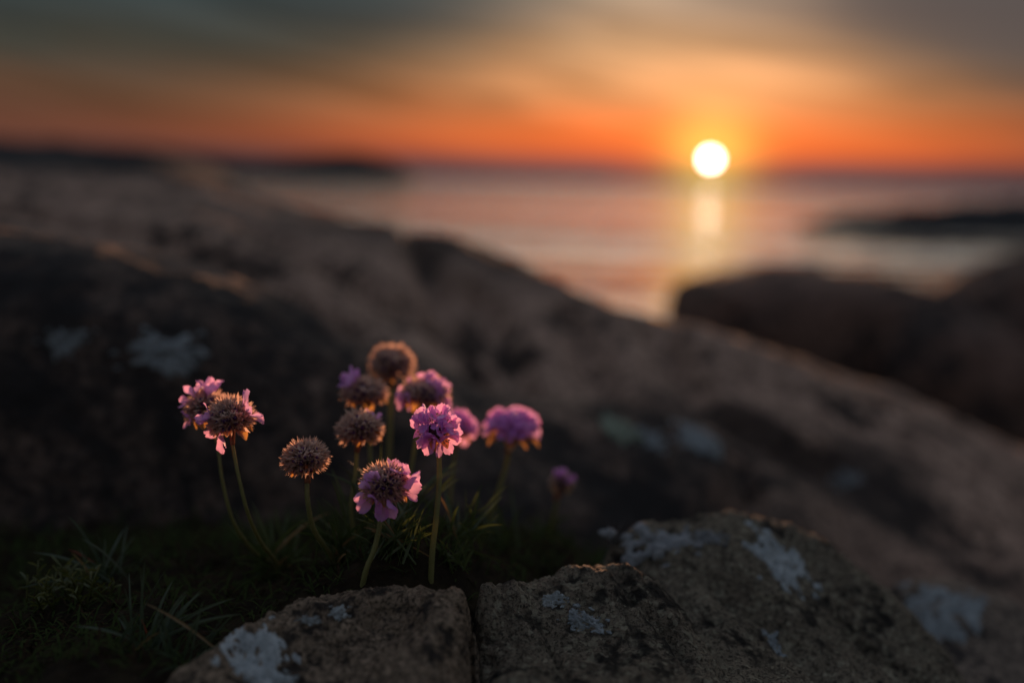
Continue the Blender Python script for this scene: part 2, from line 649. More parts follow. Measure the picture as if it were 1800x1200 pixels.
def mound(name, px0, px1, ybase, ytop, D, depth, mat, seed, nx=90, ny=26):
    """low rocky island: ridge profile with noise, standing in the sea"""
    a = at(px0, ybase, D)
    b = at(px1, ybase, D)
    wv = b - a
    L = wv.length
    ax = Vector((wv.x, wv.y, 0)).normalized()
    ay = Vector((-ax.y, ax.x, 0))
    hgt = (ybase - ytop) / FPX * D
    V, F = [], []
    for j in range(ny):
        for i in range(nx):
            s, q = i / (nx - 1), j / (ny - 1)
            env = max(0, 1 - abs(2 * s - 1) ** 5.0) * max(0, 1 - abs(2 * q - 1) ** 2.2)
            nz = .8 + .5 * noise.fractal((s * L / hgt * .16 + seed, q * 2, seed), 1, 2, 5)
            p = a + ax * (s * L) + ay * ((q - .1) * depth)
            V.append((p.x, p.y, -hgt * .15 + hgt * 1.25 * env * nz))
    for j in range(ny - 1):
        for i in range(nx - 1):
            k = j * nx + i
            F.append((k, k + 1, k + nx + 1, k + nx))
    return link(name, mesh(name, V, F, mat))


tag(mound('headland', 60, 740, 306, 260, 330, 60, M_LAND, 2.3), kind='structure')
tag(mound('headland', -420, 330, 303, 235, 150, 40, M_LAND, 5.1), kind='structure')
o = mound('skerry', 1430, 2350, 405, 345, 34, 6, M_LAND, 8.7)
tag(o, 'low black rock skerry lying in the bright water near the right edge', 'rock')

# ------------------------------------------------------------------ the big granite slab
slab_pts = [
    # buried foot
    (-300, 990, .62), (0, 960, .625), (300, 960, .625), (600, 965, .63), (900, 960, .645), (1150, 1000, .68), (1500, 1080, .72), (1850, 1180, .78), (2300, 1400, .8),
    # dark face
    (-300, 700, .64), (0, 700, .64), (300, 720, .645), (600, 780, .655), (900, 840, .68), (1150, 850, .72), (1450, 930, .78), (1800, 1040, .85), (2200, 1200, .9),
    # shoulder
    (-300, 420, .74), (0, 455, .75), (250, 505, .76), (500, 570, .80), (750, 660, .88), (950, 715, .85), (1090, 730, .80), (1200, 750, .80), (1450, 820, .88), (1800, 960, .92),
    (-300, 365, 1.0), (0, 395, .98), (250, 445, .95), (500, 510, .92), (750, 590, .97),
    # upper ledges
    (-400, 320, 1.3), (0, 345, 1.16), (250, 390, 1.12), (500, 455, 1.05), (750, 510, 1.05), (900, 555, 1.05), (1060, 605, 1.02), (1250, 670, .97), (1500, 770, .96), (1800, 890, .97), (2200, 1080, .98),
    # near ridge
    (700, 416, 1.27), (780, 422, 1.25), (880, 452, 1.22, -.005), (980, 492, 1.2, -.002), (1055, 545, 1.2, -.010), (1100, 562, 1.18, 0), (1160, 572, 1.15, .008), (1280, 622, 1.08, .008), (1400, 682, 1.04, .005), (1550, 750, 1.0), (1800, 862, 1.0), (2200, 1040, 1.0),
    # falls away behind the near ridge
    (780, 520, 2.1), (980, 590, 1.9), (1150, 690, 1.9), (1400, 790, 1.9), (1800, 960, 1.8), (2200, 1130, 1.8),
    # back slab on the left
    (-600, 300, 3.5), (0, 322, 3.6), (0, 311, 4.6), (-300, 308, 4.6), (250, 345, 1.7), (-300, 300, 5.5), (0, 304, 5.5), (150, 310, 5.5), (270, 321, 5.0), (400, 352, 1.6), (550, 390, 1.4), (650, 412, 1.32),
    # and down to the sea
    (-300, 340, 11), (150, 350, 11), (400, 420, 6), (620, 500, 3.6), (800, 560, 4.5), (1000, 640, 4.5), (1300, 760, 4.2), (1700, 850, 4.2), (2300, 950, 4.2),
    (-300, 470, 15), (300, 500, 15), (900, 600, 14), (1500, 620, 14), (2200, 660, 14),
]
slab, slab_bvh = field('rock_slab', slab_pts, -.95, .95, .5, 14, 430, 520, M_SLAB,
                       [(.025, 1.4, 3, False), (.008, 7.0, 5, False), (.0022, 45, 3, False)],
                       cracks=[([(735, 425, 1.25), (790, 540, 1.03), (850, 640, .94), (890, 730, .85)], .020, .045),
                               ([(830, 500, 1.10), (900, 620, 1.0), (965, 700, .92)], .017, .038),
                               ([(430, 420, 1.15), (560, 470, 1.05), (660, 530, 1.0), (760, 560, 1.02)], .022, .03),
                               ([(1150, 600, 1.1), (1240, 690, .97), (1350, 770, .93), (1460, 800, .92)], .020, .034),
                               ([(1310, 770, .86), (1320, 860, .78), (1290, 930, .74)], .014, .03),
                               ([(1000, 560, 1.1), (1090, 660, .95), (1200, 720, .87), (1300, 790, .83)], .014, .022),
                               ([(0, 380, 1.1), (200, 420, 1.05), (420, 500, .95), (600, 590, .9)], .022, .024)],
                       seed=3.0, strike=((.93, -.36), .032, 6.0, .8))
tag(slab, kind='structure')
for a in ((115, 600, 34, 22, .2, M_LICHEN_B, 1.0), (300, 622, 66, 36, 0, M_LICHEN_B, 2.2), (1240, 772, 42, 20, -.4, M_LICHEN_B, 3.1),
          (1145, 772, 20, 14, 0, M_LICHEN_B, 4.4), (1090, 752, 28, 20, .3, M_LICHEN_GR, 5.2), (1490, 845, 26, 14, -.4, M_LICHEN_G, 6.3)):
    lichen(slab, slab_bvh, *a, thick=.0015)

# ------------------------------------------------------------------ soil hollow in front of it
soil_pts = [(-300, 900, .62), (0, 950, .60), (150, 960, .60), (300, 965, .58), (480, 985, .50), (600, 1012, .455), (640, 1036, .42), (755, 1036, .425), (850, 1000, .47), (900, 985, .53), (985, 975, .58),
            (1100, 1010, .62), (200, 1040, .46), (260, 1150, .395), (100, 1150, .40), (0, 1100, .44), (300, 1210, .365), (100, 1290, .34), (-300, 1150, .42),
            (600, 1250, .40, -.01), (900, 1250, .42, -.01), (1300, 1150, .5, -.02), (1700, 1190, .6, -.03), (600, 1500, .27, -.02), (1200, 1500, .28, -.02), (0, 1500, .28)]
ground, ground_bvh = field('ground', soil_pts, -.9, .9, .2, .75, 260, 220, M_SOIL,
                           [(.013, 13, 4, False), (.004, 70, 4, False)], seed=9.0, lam=1e-4)
tag(ground, kind='structure')

# ------------------------------------------------------------------ boulders in front
FINE = [(.003, 14, 3, False), (.0019, 55, 5, False), (.0017, 130, 4, False), (.0011, 330, 3, False)]
b1_pts = [(300, 1190, .355), (430, 1112, .378), (550, 1063, .395), (650, 1050, .40, .000), (740, 1038, .405, .001), (795, 1046, .402, .000), (826, 1056, .40, -.001),
          (450, 1165, .368), (600, 1120, .384), (700, 1110, .39), (650, 1200, .358), (500, 1230, .35), (800, 1200, .358), (822, 1140, .383, .002),
          (600, 1400, .30), (820, 1400, .30), (350, 1400, .30), (240, 1290, .36), (150, 1400, .34, -.02),
          (550, 1130, .44, -.01), (700, 1110, .45, -.01), (400, 1190, .42, -.01), (300, 1270, .40, -.01), (800, 1130, .445, -.01),
          (858, 1200, .37, -.03), (858, 1130, .40, -.03), (860, 1300, .33, -.03), (862, 1080, .42, -.03), (930, 1250, .36, -.05)]
JOINT = [(842, 1030, .43), (829, 1052, .412), (838, 1074, .406), (822, 1098, .40), (835, 1124, .391), (830, 1150, .382), (842, 1176, .372), (833, 1204, .364), (848, 1320, .325), (846, 1450, .28)]
b1, b1v = field('boulder', b1_pts, -.46, .02, .2, .45, 360, 280, M_NEAR, FINE, seed=1.0,
                cracks=[(JOINT, .0016, .016), ([(660, 1062, .398), (720, 1076, .395), (770, 1078, .392), (820, 1085, .39)], .0018, .004), ([(560, 1075, .39), (590, 1130, .38), (660, 1200, .36)], .0014, .0022)])
tag(b1, 'brown rounded granite boulder with a large white lichen patch, directly below the flowers', 'boulder')
for a in ((448, 1168, 46, 30, .3, M_LICHEN, 1.3), (594, 1078, 15, 10, 0, M_LICHEN, 2.7), (545, 1091, 17, 6, .1, M_LICHEN, 3.9), (500, 1198, 22, 12, 0, M_LICHEN, 8.3)):
    lichen(b1, b1v, *a)

b2_pts = [(842, 1048, .412, .002), (862, 1030, .42, .001), (900, 1012, .43, -.003), (1000, 996, .445, .001), (1080, 1000, .45, .002), (1150, 1020, .45, -.002),
          (860, 1100, .408), (950, 1080, .418), (1050, 1090, .418), (1150, 1120, .414), (870, 1200, .368), (950, 1200, .37), (1050, 1200, .373), (1200, 1200, .38), (1250, 1130, .42, -.006),
          (795, 1200, .37, -.03), (792, 1130, .405, -.03), (792, 1060, .43, -.03), (795, 1320, .33, -.03), (750, 1250, .36, -.05),
          (900, 1080, .47, -.01), (1000, 1065, .49, -.01), (1100, 1075, .50, -.01), (1200, 1110, .47, -.01), (1350, 1220, .40, -.02), (1330, 1300, .34, -.02),
          (900, 1400, .31), (1150, 1400, .31), (1400, 1450, .33, -.04)]
b2, b2v = field('boulder', b2_pts, -.06, .30, .2, .52, 300, 280, M_NEAR2, FINE, seed=21.0,
                cracks=[(JOINT, .0016, .016), ([(1070, 1005, .445), (1110, 1060, .43), (1180, 1110, .42), (1230, 1180, .395)], .003, .005), ([(880, 1060, .42), (960, 1110, .41), (1000, 1200, .375)], .0016, .003)])
tag(b2, 'grey granite boulder with two small crusty lichen spots, right of the dark crack', 'boulder')
for a in ((972, 1054, 22, 10, .2, M_LICHEN, 4.1), (1030, 1093, 32, 20, -.4, M_LICHEN_B, 5.3)):
    lichen(b2, b2v, *a)

b3_pts = [(1062, 1000, .50), (1075, 965, .51), (1100, 945, .52), (1200, 918, .54), (1300, 908, .55), (1400, 930, .55), (1500, 990, .54), (1600, 1085, .52), (1690, 1190, .50), (1780, 1320, .48),
          (1120, 1000, .49), (1250, 980, .495), (1350, 1000, .495), (1450, 1050, .50), (1550, 1140, .49), (1200, 1060, .465), (1300, 1090, .45, -.006), (1400, 1150, .445, -.004), (1500, 1210, .44), (1250, 1180, .41, -.006), (1620, 1300, .44), (1400, 1320, .38),
          (1040, 1060, .50, -.02), (1080, 1020, .57, -.01), (1200, 990, .62, -.01), (1300, 980, .63, -.01), (1400, 1010, .63, -.01), (1550, 1110, .62, -.02), (1700, 1260, .58, -.03), (1850, 1420, .5, -.03), (1100, 1150, .44, -.02), (1300, 1450, .34, -.01), (1600, 1500, .37)]
b3, b3v = field('boulder', b3_pts, .05, .62, .3, .66, 330, 260, M_NEAR2, [(.004, 11, 3, False), (.0026, 48, 5, False), (.0018, 120, 4, False), (.0011, 260, 3, False)], seed=37.0,
                cracks=[([(1250, 1010, .48), (1330, 1060, .47), (1400, 1120, .455), (1480, 1180, .44)], .010, .010),
                        ([(1480, 1060, .49), (1560, 1130, .48), (1650, 1200, .47)], .004, .007)])
tag(b3, 'largest foreground boulder, humped grey granite with an oval white lichen patch on top', 'boulder')
for a in ((1368, 990, 52, 24, -.45, M_LICHEN, 1.9), (1150, 950, 66, 34, .15, M_LICHEN_G, 6.6), (1362, 1130, 16, 16, 0, M_LICHEN_B, 7.7), (1245, 945, 26, 14, 0, M_LICHEN_G, 9.9)):
    lichen(b3, b3v, *a, thick=.001)

b4_pts = [(1555, 1040, .64), (1600, 1020, .655), (1660, 1022, .665), (1730, 1050, .67), (1800, 1085, .67), (1900, 1145, .67), (2050, 1250, .66), (1610, 1090, .60), (1700, 1130, .58), (1800, 1190, .56), (1750, 1260, .52), (1950, 1280, .55),
          (1520, 1100, .62, -.03), (1600, 1090, .73, -.01), (1750, 1120, .74, -.01), (1900, 1190, .74, -.01), (2100, 1330, .7, -.03), (1650, 1300, .5, -.02), (1900, 1450, .48)]
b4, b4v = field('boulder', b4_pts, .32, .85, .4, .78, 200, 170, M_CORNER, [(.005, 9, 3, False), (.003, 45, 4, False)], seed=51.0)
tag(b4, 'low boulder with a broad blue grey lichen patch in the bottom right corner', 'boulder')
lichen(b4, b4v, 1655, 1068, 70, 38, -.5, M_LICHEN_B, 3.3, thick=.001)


# ------------------------------------------------------------------ shore rocks on the right, beyond the slab
def shore_rock(cx, cy, D, rx_px, ry_px, depth, seed, expo=2.7, tilt=0.0):
    c = at(cx, cy, D)
    k = D / FPX
    rx, rz = rx_px * k, ry_px * k
    V, F = [], []
    nu, nv = 120, 70
    for j in range(nv + 1):
        la = -math.pi / 2 + math.pi * j / nv
        for i in range(nu):
            lo = 2 * math.pi * i / nu
            sgp = lambda x: math.copysign(abs(x) ** (2 / expo), x)
            v = Vector((sgp(math.cos(la)) * sgp(math.cos(lo)), sgp(math.cos(la)) * sgp(math.sin(lo)), sgp(math.sin(la))))
            n = 1 + .06 * noise.fractal(v * 1.3 + Vector((seed, 0, 0)), 1, 2, 3) + .03 * noise.fractal(v * 5 + Vector((0, seed, 0)), .9, 2.1, 4)
            V.append((v.x * rx * n, v.y * depth * n, v.z * rz * n + tilt * v.x * rx))
    for j in range(nv):
        for i in range(nu):
            a, b = j * nu + i, j * nu + (i + 1) % nu
            F.append((a, b, b + nu, a + nu))
    o = link('shore_rock', mesh('shore_rock', V, F, M_SHORE))
    o.location = c
    return o


tag(shore_rock(1412, 690, 4.6, 228, 214, .6, 1.2, 5.0), 'broad dark brown shore rock with a flat top, directly below the sun', 'rock')
tag(shore_rock(1885, 690, 5.2, 250, 245, .7, 4.4, 2.8, .06), 'dark shore rock rising at the right edge behind the granite slab', 'rock')
tag(shore_rock(1640, 730, 4.2, 150, 185, .4, 7.9, 3.0, -.1), 'lower shore rock wedged between the two taller dark shore rocks', 'rock')

# ------------------------------------------------------------------ thrift flowers
CAMF = Matrix((RIGHT, UP, -FWD)).transposed()          # picture axes: right, up, toward the viewer


def petal_mesh(seed):
    r = random.Random(seed)
    L, W = .0064, .0043
    nx, ny = 6, 8
    curl = r.uniform(-.5, .9)
    cup = r.uniform(.10, .45)
    tw = r.uniform(-.35, .35)
    V, F = [], []
    for j in range(ny + 1):
        q = j / ny
        wd = W * .5 * (.26 + .74 * math.sin(min(1, q * 1.18) * math.pi * .62) ** 1.5) * (1 - max(0, q - .72) ** 2 * 5.2)
        for i in range(nx + 1):
            s = 2 * i / nx - 1
            tip = (1 - .12 * math.exp(-(s / .22) ** 2) - .16 * s * s) if j == ny else 1
            y = L * q * (tip if j == ny else 1 - .10 * s * s * q)
            x = wd * s
            z = cup * wd * s * s + curl * .0022 * (q ** 2.2) + .00018 * math.sin(s * 5 + seed) * q + .0003 * math.sin(q * 9 + seed * 2) * s
            a = tw * q
            V.append((x * math.cos(a) - z * math.sin(a), y, x * math.sin(a) + z * math.cos(a)))
    for j in range(ny):
        for i in range(nx):
            k = j * (nx + 1) + i
            F.append((k, k + 1, k + nx + 2, k + nx + 1))
    return mesh('petal', V, F, M_PETAL)


PETALS = [petal_mesh(i) for i in range(9)]


def tube_into(V, F, p0, p1, r0, r1, n=6):
    ax = (p1 - p0).normalized()
    u = ax.orthogonal().normalized()
    v = ax.cross(u)
    b = len(V)
    for p, r in ((p0, r0), (p1, r1)):
        for i in range(n):
            a = 2 * math.pi * i / n
            V.append(p + (u * math.cos(a) + v * math.sin(a)) * r)
    for i in range(n):
        F.append((b + i, b + (i + 1) % n, b + n + (i + 1) % n, b + n + i))


def floret_mesh(seed):
    """pale tube, five filaments and anthers; the petals are children"""
    r = random.Random(seed)
    V, F = [], []
    tube_into(V, F, Vector((0, 0, -.0035)), Vector((0, 0, .0008)), .0006, .0011, 8)
    nf = len(F)
    for i in range(5):
        a = 2 * math.pi * i / 5 + r.uniform(-.3, .3)
        dr = Vector((math.cos(a) * .35, math.sin(a) * .35, 1)).normalized()
        tip = dr * r.uniform(.0022, .0034)
        tube_into(V, F, Vector((0, 0, 0)), tip, .00010, .00010, 4)
        tube_into(V, F, tip, tip + dr * .00055, .00028, .00022, 5)
    mi = [0] * nf + [1] * (len(F) - nf)
    return mesh('floret', V, F, [M_PETAL, M_ANTHER], midx=mi)


FLORETS = [floret_mesh(i) for i in range(4)]


def calyx_mesh(seed):
    """papery ribbed funnel with toothed rim round a withered dark flower"""
    r = random.Random(seed)
    V, F = [], []
    n = 20
    prof = [(0, .00055), (.0018, .0009), (.0034, .00125), (.0046, .0019), (.0054, .0024)]
    for j, (z, rad) in enumerate(prof):
        for i in range(n):
            a = 2 * math.pi * i / n
            rib = 1 + .10 * math.cos(5 * a)
            k = rad * rib * (1 + .1 * noise.noise((math.cos(a) + seed, math.sin(a), j)))
            zz = z
            if j == len(prof) - 1:
                tooth = max(0, math.cos(5 * a)) ** 2
                zz += .0024 * tooth + r.uniform(-.0003, .0003)
                k *= 1 + .16 * tooth
            V.append((k * math.cos(a), k * math.sin(a), zz))
    for j in range(len(prof) - 1):
        for i in range(n):
            a, b = j * n + i, j * n + (i + 1) % n
            F.append((a, b, b + n, a + n))
    nf = len(F)
    # withered corolla: crumpled plug
    b0 = len(V)
    m_ = 9
    for j, (z, rad) in enumerate([(.0024, .0007), (.0040, .0011), (.0050, .0010), (.0054, .0003)]):
        for i in range(m_):
            a = 2 * math.pi * i / m_
            k = rad * r.uniform(.65, 1.2)
            V.append((k * math.cos(a), k * math.sin(a), z + r.uniform(-.0004, .0004)))
    for j in range(3):
        for i in range(m_):
            a, b = b0 + j * m_ + i, b0 + j * m_ + (i + 1) % m_
            F.append((a, b, b + m_, a + m_))
    return mesh('calyx', V, F, [M_CALYX, M_WITHER], midx=[0] * nf + [1] * (len(F) - nf))


CALYX = [calyx_mesh(i) for i in range(7)]


def bract_mesh(seed):
    r = random.Random(seed)
    V, F = [], []
    L, W = .0062, .0046
    nx, ny = 4, 6
    for j in range(ny + 1):
        q = j / ny
        wd = W * .5 * math.sin(math.pi * (.18 + .80 * q)) ** .7
        for i in range(nx + 1):
            s = 2 * i / nx - 1
            z = -.35 * wd * s * s + .0016 * q * q + r.uniform(-.0001, .0001)
            V.append((wd * s, L * q, z))
    for j in range(ny):
        for i in range(nx):
            k = j * (nx + 1) + i
            F.append((k, k + 1, k + nx + 2, k + nx + 1))
    return mesh('bract', V, F, M_BRACT)


BRACTS = [bract_mesh(i) for i in range(4)]


def core_mesh():
    bm = bmesh.new()
    bmesh.ops.create_icosphere(bm, subdivisions=2, radius=1)
    for v in bm.verts:
        v.co *= 1 + .15 * noise.noise(v.co * 2.5)
    me = bpy.data.meshes.new('receptacle')
    bm.to_mesh(me)
    bm.free()
    me.materials.append(M_CORE)
    me.polygons.foreach_set('use_smooth', [True] * len(me.polygons))
    return me


CORE = core_mesh()


def catmull(P, n):
    out = []
    Q = [P[0] * 2 - P[1]] + P + [P[-1] * 2 - P[-2]]
    for i in range(1, len(Q) - 2):
        for k in range(n):
            t_ = k / n
            a, b, c, d_ = Q[i - 1], Q[i], Q[i + 1], Q[i + 2]
            out.append(.5 * ((2 * b) + (c - a) * t_ + (2 * a - 5 * b + 4 * c - d_) * t_ ** 2 + (3 * b - a - 3 * c + d_) * t_ ** 3))
    out.append(P[-1])
    return out


def sweep(path, rad, n=10):
    V, F = [], []
    u = None
    for i, p in enumerate(path):
        tg = (path[min(i + 1, len(path) - 1)] - path[max(i - 1, 0)]).normalized()
        u = (u - tg * u.dot(tg)).normalized() if u is not None else tg.orthogonal().normalized()
        v = tg.cross(u)
        r = rad(i / (len(path) - 1))
        for k in range(n):
            a = 2 * math.pi * k / n
            rr = r * (1 + .05 * math.cos(5 * a))
            V.append(p + (u * math.cos(a) + v * math.sin(a)) * rr)
    for i in range(len(path) - 1):
        for k in range(n):
            a, b = i * n + k, i * n + (k + 1) % n
            F.append((a, b, b + n, a + n))
    F.append(tuple(range(n))[::-1])
    F.append(tuple(len(V) - n + k for k in range(n)))
    return V, F


def frame(z, roll=0.0):
    """matrix whose z axis is the direction z"""
    q = z.to_track_quat('Z', 'Y')
    return (q @ Quaternion((0, 0, 1), roll)).to_matrix().to_4x4()


def cdir(a, b, c):
    return (CAMF @ Vector((a, b, c))).normalized()


def flower(label, head, D, wpx, hpx, stem, axis, calyces=0, cmax=110, florets=(), bloom=0, bmax=100, bracts=9, stem_r=.0010, hairs=0,
           fscale=1.15, seed=0, bractdown=1.0, closed=0.0):
    """one thrift flower: stem, sheath, bracts, receptacle, calyces and florets with petals"""
    r = random.Random(seed)
    k = D / FPX
    c = at(head[0], head[1], D)
    ax = cdir(*axis)
    Rw, Rh = wpx * k / 2, hpx * k / 2
    sp_ = [at(*s) for s in stem][::-1]                    # base to top
    gh, _, _, _ = ground_bvh.ray_cast(sp_[0] + Vector((0, 0, .3)), Vector((0, 0, -1)))
    if gh is not None and gh.z < sp_[0].z - .001:         # root it in the soil
        sp_.insert(0, sp_[0] + (sp_[0] - sp_[1]) * .15 + Vector((0, 0, gh.z - .003 - sp_[0].z)))
    path = catmull(sp_, 14)
    under = c - ax * Rh * .62
    path = path + [under]
    path_s = [p for p in path]
    base = path[0].copy()
    root = empty('thrift_flower', base)
    tag(root, label, 'flower', 'thrift flowers growing in the rock hollow')
    T = Matrix.Translation(-base)
    S = T.to_translation()
    V, F = sweep([p + S for p in path_s], lambda q: stem_r * (1.12 - .22 * q))
    st = link('stem', mesh('stem', V, F, M_STEM), root)
    if hairs:
        HV, HF = [], []
        for _ in range(hairs):
            i = r.randrange(1, len(path) - 1)
            q = r.random()
            p = path[i].lerp(path[i + 1], q) + S
            tg = (path[i + 1] - path[i - 1]).normalized()
            dv = Vector((r.gauss(0, 1), r.gauss(0, 1), r.gauss(0, 1)))
            dv = (dv - tg * dv.dot(tg)).normalized()
            sd = tg.cross(dv) * .000035
            a = p + dv * stem_r * .9
            tip = p + dv * (stem_r + r.uniform(.0002, .00055)) + tg * r.uniform(-.0001, .0002)
            b = len(HV)
            HV += [a - sd, a + sd, tip]
            HF.append((b, b + 1, b + 2))
        ho = link('stem_hair', mesh('stem_hair', HV, HF, M_HAIR), st)
        ho['kind'] = 'stuff'
    # brown papery sheath below the head
    n_ = len(path)
    sp = [under + S, under + S - (path[-1] - path[-3]).normalized() * .003, under + S - (path[-1] - path[-3]).normalized() * .0068]
    V, F = sweep(catmull(sp, 5), lambda q: stem_r * (1.75 - .62 * q))
    link('sheath', mesh('sheath', V, F, M_SHEATH), root)
    # receptacle
    Mh = T @ Matrix.Translation(c) @ frame(ax)
    inner = .52
    link('receptacle', CORE, root, M=Mh @ Matrix.Diagonal((Rw * inner, Rw * inner, Rh * inner * .95, 1)))
    fl = [(Vector(cdir(*f[:3])), f[3] if len(f) > 3 else 1.0) for f in florets]
    golden = math.pi * (3 - math.sqrt(5))
    Fm = frame(ax)
    if bloom:
        z1 = math.cos(R(bmax))
        for i in range(bloom):
            z = 1 - (1 - z1) * (i + .4) / bloom
            a = golden * i + seed
            s = math.sqrt(max(0, 1 - z * z))
            dv = Vector((s * math.cos(a), s * math.sin(a), z)) + Vector((r.gauss(0, .16), r.gauss(0, .16), r.gauss(0, .16)))
            fl.append(((Fm @ dv.to_4d()).to_3d().normalized(), r.uniform(.85, 1.12)))
    # calyces
    if calyces:
        z1 = math.cos(R(cmax))
        for i in range(calyces):
            z = 1 - (1 - z1) * (i + .4) / calyces
            a = golden * i
            s = math.sqrt(max(0, 1 - z * z))
            dv = Vector((s * math.cos(a), s * math.sin(a), z)) + Vector((r.gauss(0, .05), r.gauss(0, .05), r.gauss(0, .05)))
            dv.normalize()
            e = Vector((dv.x * Rw, dv.y * Rw, dv.z * Rh))
            wdir = (Fm @ dv.to_4d()).to_3d()
            if any(wdir.dot(f) > .975 for f, _ in fl):
                continue
            ln = .0062
            if r.random() < .06:
                continue
            sc = r.uniform(.78, 1.25) * Rw / .0105
            p0 = c + (Fm @ (e * max(.2, 1 - ln * sc / e.length)).to_4d()).to_3d()
            od = ((Fm @ e.normalized().to_4d()).to_3d() + Vector((r.gauss(0, .2), r.gauss(0, .2), r.gauss(0, .2)))).normalized()
            p0 += od * r.uniform(-.0009, .0008)
            link('calyx', CALYX[r.randrange(len(CALYX))], root,
                 M=T @ Matrix.Translation(p0) @ frame(od, r.uniform(0, 6.3)) @ Matrix.Diagonal((sc * r.uniform(.66, .95), sc * r.uniform(.66, .95), sc, 1)))
    # florets and their petals
    for fs_i, (dv, fs) in enumerate(fl):
        loc = (Fm.inverted() @ dv.to_4d()).to_3d()
        e = Vector((loc.x * Rw, loc.y * Rw, loc.z * Rh))
        s_ = fs * fscale
        reach = (.0034 if fs_i >= len(florets) else .0022) * s_
        p0 = c + (Fm @ (e * max(.25, 1 - reach / e.length)).to_4d()).to_3d()
        fo = link('floret', FLORETS[r.randrange(4)], root,
                  M=T @ Matrix.Translation(p0) @ frame((dv + ax * .15).normalized(), r.uniform(0, 6.3)) @ Matrix.Scale(s_, 4))
        openness = r.uniform(R(15), R(58)) + closed
        for i in range(5 if fs_i >= len(florets) else r.choice((3, 4, 4, 5))):
            a = 2 * math.pi * i / 5 + r.uniform(-.15, .15)
            # petal lies along its own +y: raise it out of the xy plane by `openness`
            Mp = Matrix.Rotation(a, 4, 'Z') @ Matrix.Translation((0, .0008, .0004)) @ Matrix.Rotation(openness + r.uniform(-.28, .28), 4, 'X') @ \
                Matrix.Rotation(r.uniform(-.25, .25), 4, 'Y') @ Matrix.Scale(r.uniform(.88, 1.1), 4)
            link('petal', PETALS[r.randrange(len(PETALS))], fo, M=Mp)
    # papery bracts below
    for i in range(bracts):
        a = 2 * math.pi * i / bracts + r.uniform(-.25, .25)
        dv = Vector((math.cos(a), math.sin(a), -.42 * bractdown + r.uniform(-.3, .3))).normalized()
        e = Vector((dv.x * Rw, dv.y * Rw, dv.z * Rh))
        p0 = c + (Fm @ (e * .5).to_4d()).to_3d()
        wd = (Fm @ dv.to_4d()).to_3d()
        xa = ax.cross(wd).normalized()
        za = xa.cross(wd)
        Mb = Matrix((xa, wd, za)).transposed().to_4x4()
        link('bract', BRACTS[r.randrange(4)], root, M=T @ Matrix.Translation(p0) @ Mb @ Matrix.Rotation(r.uniform(-.2, .2), 4, 'X') @ Matrix.Scale(r.uniform(.85, 1.2) * Rw / .0105, 4))
    return root


flower('faded thrift head at the back of the left pair with pink petals on top', (362, 718), .455, 72, 70,
       [(383, 782, .455), (392, 850, .455), (412, 920, .46), (445, 968, .475), (478, 992, .49)], (-.15, .95, .25), calyces=63,
       florets=[(-.55, .7, .1, .9), (.25, .95, .1, 1.15), (-.75, -.45, .5, .9), (-.75, .35, .2, .7)], seed=1, stem_r=.0008)
flower('wide spent thrift head at the front of the left pair, pink floret at right', (406, 736), .435, 82, 70,
       [(408, 778, .435), (420, 840, .435), (437, 905, .44), (460, 955, .455), (486, 990, .48)], (.02, .93, .35), calyces=120,
       florets=[(.86, .38, .1, 1.25), (-.5, -.78, .55, 1.2), (-.92, .12, .4, .95)], hairs=600, seed=2, stem_r=.0008)
flower('plain brown spent thrift head, lone and lowest at the left of the centre', (537, 806), .432, 76, 58,
       [(540, 838, .432), (541, 880, .432), (552, 930, .438), (578, 970, .45), (606, 1003, .465)], (-.05, .93, .35), calyces=120, cmax=118,
       bracts=8, hairs=1200, seed=3, stem_r=.0011)
flower('dull violet thrift head with a single upright lilac petal tuft, left of the tallest stem', (641, 692), .50, 74, 52,
       [(648, 722, .50), (650, 770, .50), (652, 850, .50), (650, 930, .505), (660, 985, .515)], (.05, .95, .25), calyces=90, cmax=100,
       florets=[(-.62, .75, .3, 1.35), (-.5, .8, -.1, 1.1)], seed=4)
flower('spent brown thrift head with a pinkish right flank, below the dull violet head', (632, 754), .462, 76, 56,
       [(628, 786, .462), (625, 830, .462), (618, 890, .462), (625, 945, .465), (645, 985, .475)], (-.02, .95, .3), calyces=120, cmax=112,
       florets=[(.55, .62, -.4, .7)], hairs=200, seed=5)
flower('tallest thrift flower, round brown head glowing orange round its rim', (689, 640), .545, 74, 66,
       [(688, 672, .545), (687, 720, .545), (684, 800, .545), (680, 900, .545), (690, 970, .55)], (0, .97, .2), calyces=105, cmax=125, seed=6, stem_r=.0015)
flower('blurred pink thrift head with a dark middle, right of the tallest stem', (748, 694), .505, 84, 52,
       [(742, 722, .505), (732, 770, .505), (722, 830, .505), (712, 900, .505), (706, 975, .51)], (.05, .95, .25), calyces=60, cmax=95,
       florets=[(-.85, .35, .3, 1.1), (-.75, -.2, .6, 1.0), (.0, .95, -.2, 1.0), (.35, .85, .2, 1.0), (.85, .3, .3, 1.2), (.7, .0, .6, 1.0), (.6, .6, -.4, 1.0)], seed=7)
flower('sharp fully open pink thrift flower at the centre of the group', (767, 756), .42, 68, 72,
       [(772, 800, .42), (772, 850, .42), (767, 910, .421), (760, 970, .423), (757, 1036, .427)], (0, .82, .55), bloom=14, bmax=122,
       bracts=7, hairs=1800, seed=8, stem_r=.00115, fscale=1.12)
flower('blurred pink thrift flower half hidden behind the sharp pink one', (808, 752), .54, 50, 52,
       [(802, 780, .54), (796, 830, .54), (790, 900, .54), (786, 975, .545)], (.25, .92, .2), bloom=12, bmax=110, seed=9, fscale=1.2)
